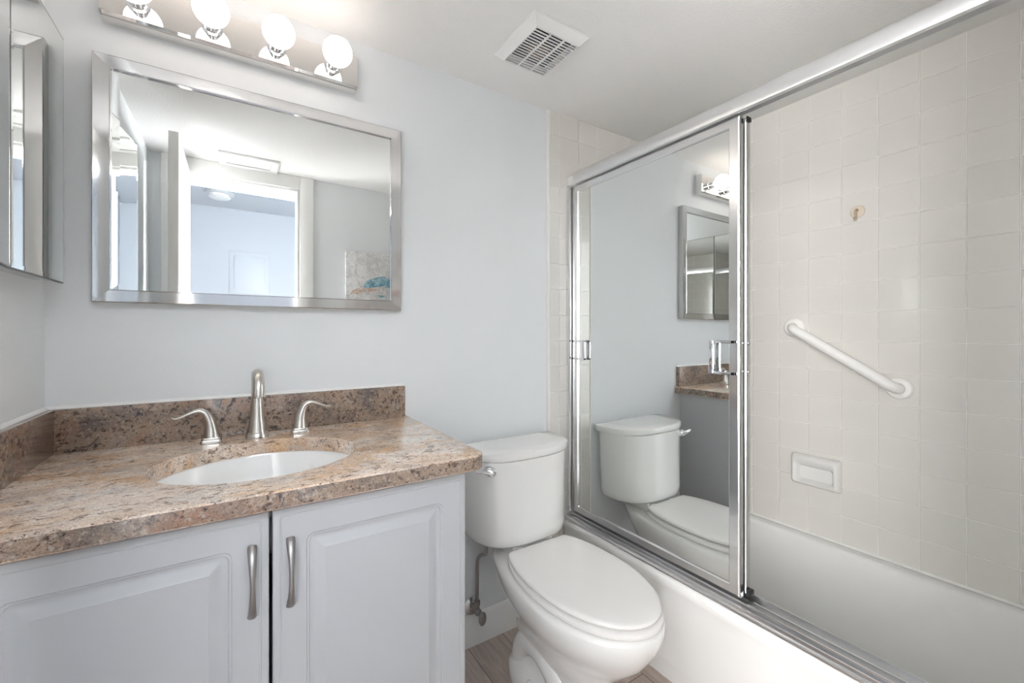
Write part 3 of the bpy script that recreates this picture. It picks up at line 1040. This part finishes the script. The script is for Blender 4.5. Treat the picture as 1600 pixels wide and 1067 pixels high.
def u_pull(t, x, ys, ye, zc, h, xo, bolts=None):
    """square U-shaped pull: two arms run along the door from ys to ye and a grip joins them"""
    bm = new()
    a = 0.0042
    s = 1 if ye > ys else -1
    for z in (zc - h / 2, zc + h / 2):
        box(bm, x - xo - 0.010, x - xo, min(ys, ye), max(ys, ye), z - a, z + a, 0.001)
        box(bm, x - xo - 0.010, x, min(ys, ys + s * 0.012), max(ys, ys + s * 0.012), z - a, z + a, 0.001)
    box(bm, x - xo - 0.013, x - xo, min(ye - s * 0.012, ye), max(ye - s * 0.012, ye), zc - h / 2 - a, zc + h / 2 + a, 0.0015)
    finish('door_pull', bm, M['chrome'], t)


sd1 = sliding('sliding_mirror_door', 'mirrored sliding shower door reflecting the toilet', 1.6, -0.0275, -0.7545, 0.4045, 1.7965, M['mirror2'], 'mirror_panel')
u_pull(sd1, 1.5905, -0.036, -0.114, 1.097, 0.074, 0.0015)
u_pull(sd1, 1.5905, -0.748, -0.668, 1.096, 0.092, 0.005)
sd2 = sliding('sliding_glass_door', 'second sliding shower door, stacked behind the mirrored one', 1.6265, -0.028, -0.760, 0.409, 1.7965, M['glass'], 'glass_panel')
bm = new()
for z in (1.055, 1.138):
    lathe(bm, [(0.005, 0), (0.005, 0.003), (0.003, 0.0045)], (1.6265, -0.7605, z), '-Y', 12)
finish('pull_bolts', bm, M['chrome'], sd2)
bm = new()
box(bm, 1.6125, 1.637, -0.772, -0.7605, 0.4095, 0.424, 0.002)
finish('bottom_guide', bm, M['black'], sd2)
bm = new()
box(bm, 1.6125, 1.637, -0.764, -0.7605, 1.782, 1.7962, 0.002)
finish('roller_bracket', bm, M['black'], sd2)

# ------------------------------------------------------------------ grab bar, soap dish, hook on the tiled wall
gb = thing('grab_bar', 'white grab bar slanting down along the tiled wall above the tub', 'grab bar', (W, -0.76, 0.976))
A = Vector((W - 0.038, -0.600, 1.187))
B = Vector((W - 0.038, -0.918, 0.982))
dv = (B - A).normalized()
wa, wb = Vector((W - 0.0045, A.y, A.z)) - dv * 0.006, Vector((W - 0.0045, B.y, B.z)) + dv * 0.006
path = smooth_path([wa, wa + Vector((-0.014, 0, 0)) + dv * 0.001, A + dv * 0.010, A + dv * 0.04, (A + B) / 2, B - dv * 0.04, B - dv * 0.010, wb + Vector((-0.014, 0, 0)) - dv * 0.001, wb], 7)
bm = new()
tube(bm, path, 0.0185, 20)
finish('bar', bm, M['barw'], gb, 60)
for p in (wa, wb):
    bm = new()
    lathe(bm, [(0.038, 0.0), (0.038, 0.004), (0.033, 0.010), (0.022, 0.012)], (W - 0.0006, p.y, p.z), '-X', 32)
    finish('flange', bm, M['barw'], gb)

sdish = thing('soap_dish', 'off-white ceramic soap dish set in the tiled wall below the grab bar', 'soap dish', (W, -0.672, 0.56))
sy0, sy1, sz0, sz1 = -0.758, -0.588, 0.564, 0.686


def sring(ins_y, ins_z, x, r, sink=0.0, n=6):
    pts = []
    a0_, a1_, b0_, b1_ = sy0 + ins_y, sy1 - ins_y, sz0 + ins_z, sz1 - ins_z - sink
    for (cy_, cz_, a0) in ((a1_ - r, b1_ - r, 0), (a0_ + r, b1_ - r, 90), (a0_ + r, b0_ + r, 180), (a1_ - r, b0_ + r, 270)):
        for k in range(n + 1):
            a = math.radians(a0 + 90 * k / n)
            pts.append((x, cy_ + r * math.cos(a), cz_ + r * math.sin(a)))
    return pts


bm = new()
loft(bm, [sring(0.0, 0.0, W - 0.0006, 0.010), sring(0.0, 0.0, W - 0.006, 0.012), sring(0.003, 0.003, W - 0.018, 0.014), sring(0.008, 0.008, W - 0.027, 0.014), sring(0.013, 0.012, W - 0.030, 0.012, 0.004),
          sring(0.019, 0.015, W - 0.028, 0.012, 0.014), sring(0.024, 0.019, W - 0.018, 0.012, 0.020), sring(0.028, 0.026, W - 0.004, 0.012, 0.022)])
finish('dish', bm, M['soap'], sdish, 50)

hk = thing('wall_hook', 'small metal hook with brown-stained base on the tiled wall', 'hook', (W, -0.805, 1.59))
bm = new()
lathe(bm, [(0.023, 0), (0.022, 0.002), (0.016, 0.0028)], (W - 0.0006, -0.805, 1.612), '-X', 24)
finish('base_plate', bm, M['stain2'], hk)
bm = new()
cp = smooth_path([(W - 0.0034, -0.805, 1.617), (W - 0.013, -0.805, 1.617), (W - 0.018, -0.805, 1.607), (W - 0.016, -0.805, 1.588), (W - 0.021, -0.805, 1.580), (W - 0.027, -0.805, 1.586)], 6)
tube(bm, cp, 0.0042, 12)
finish('hook_arm', bm, M['stain'], hk, 60)
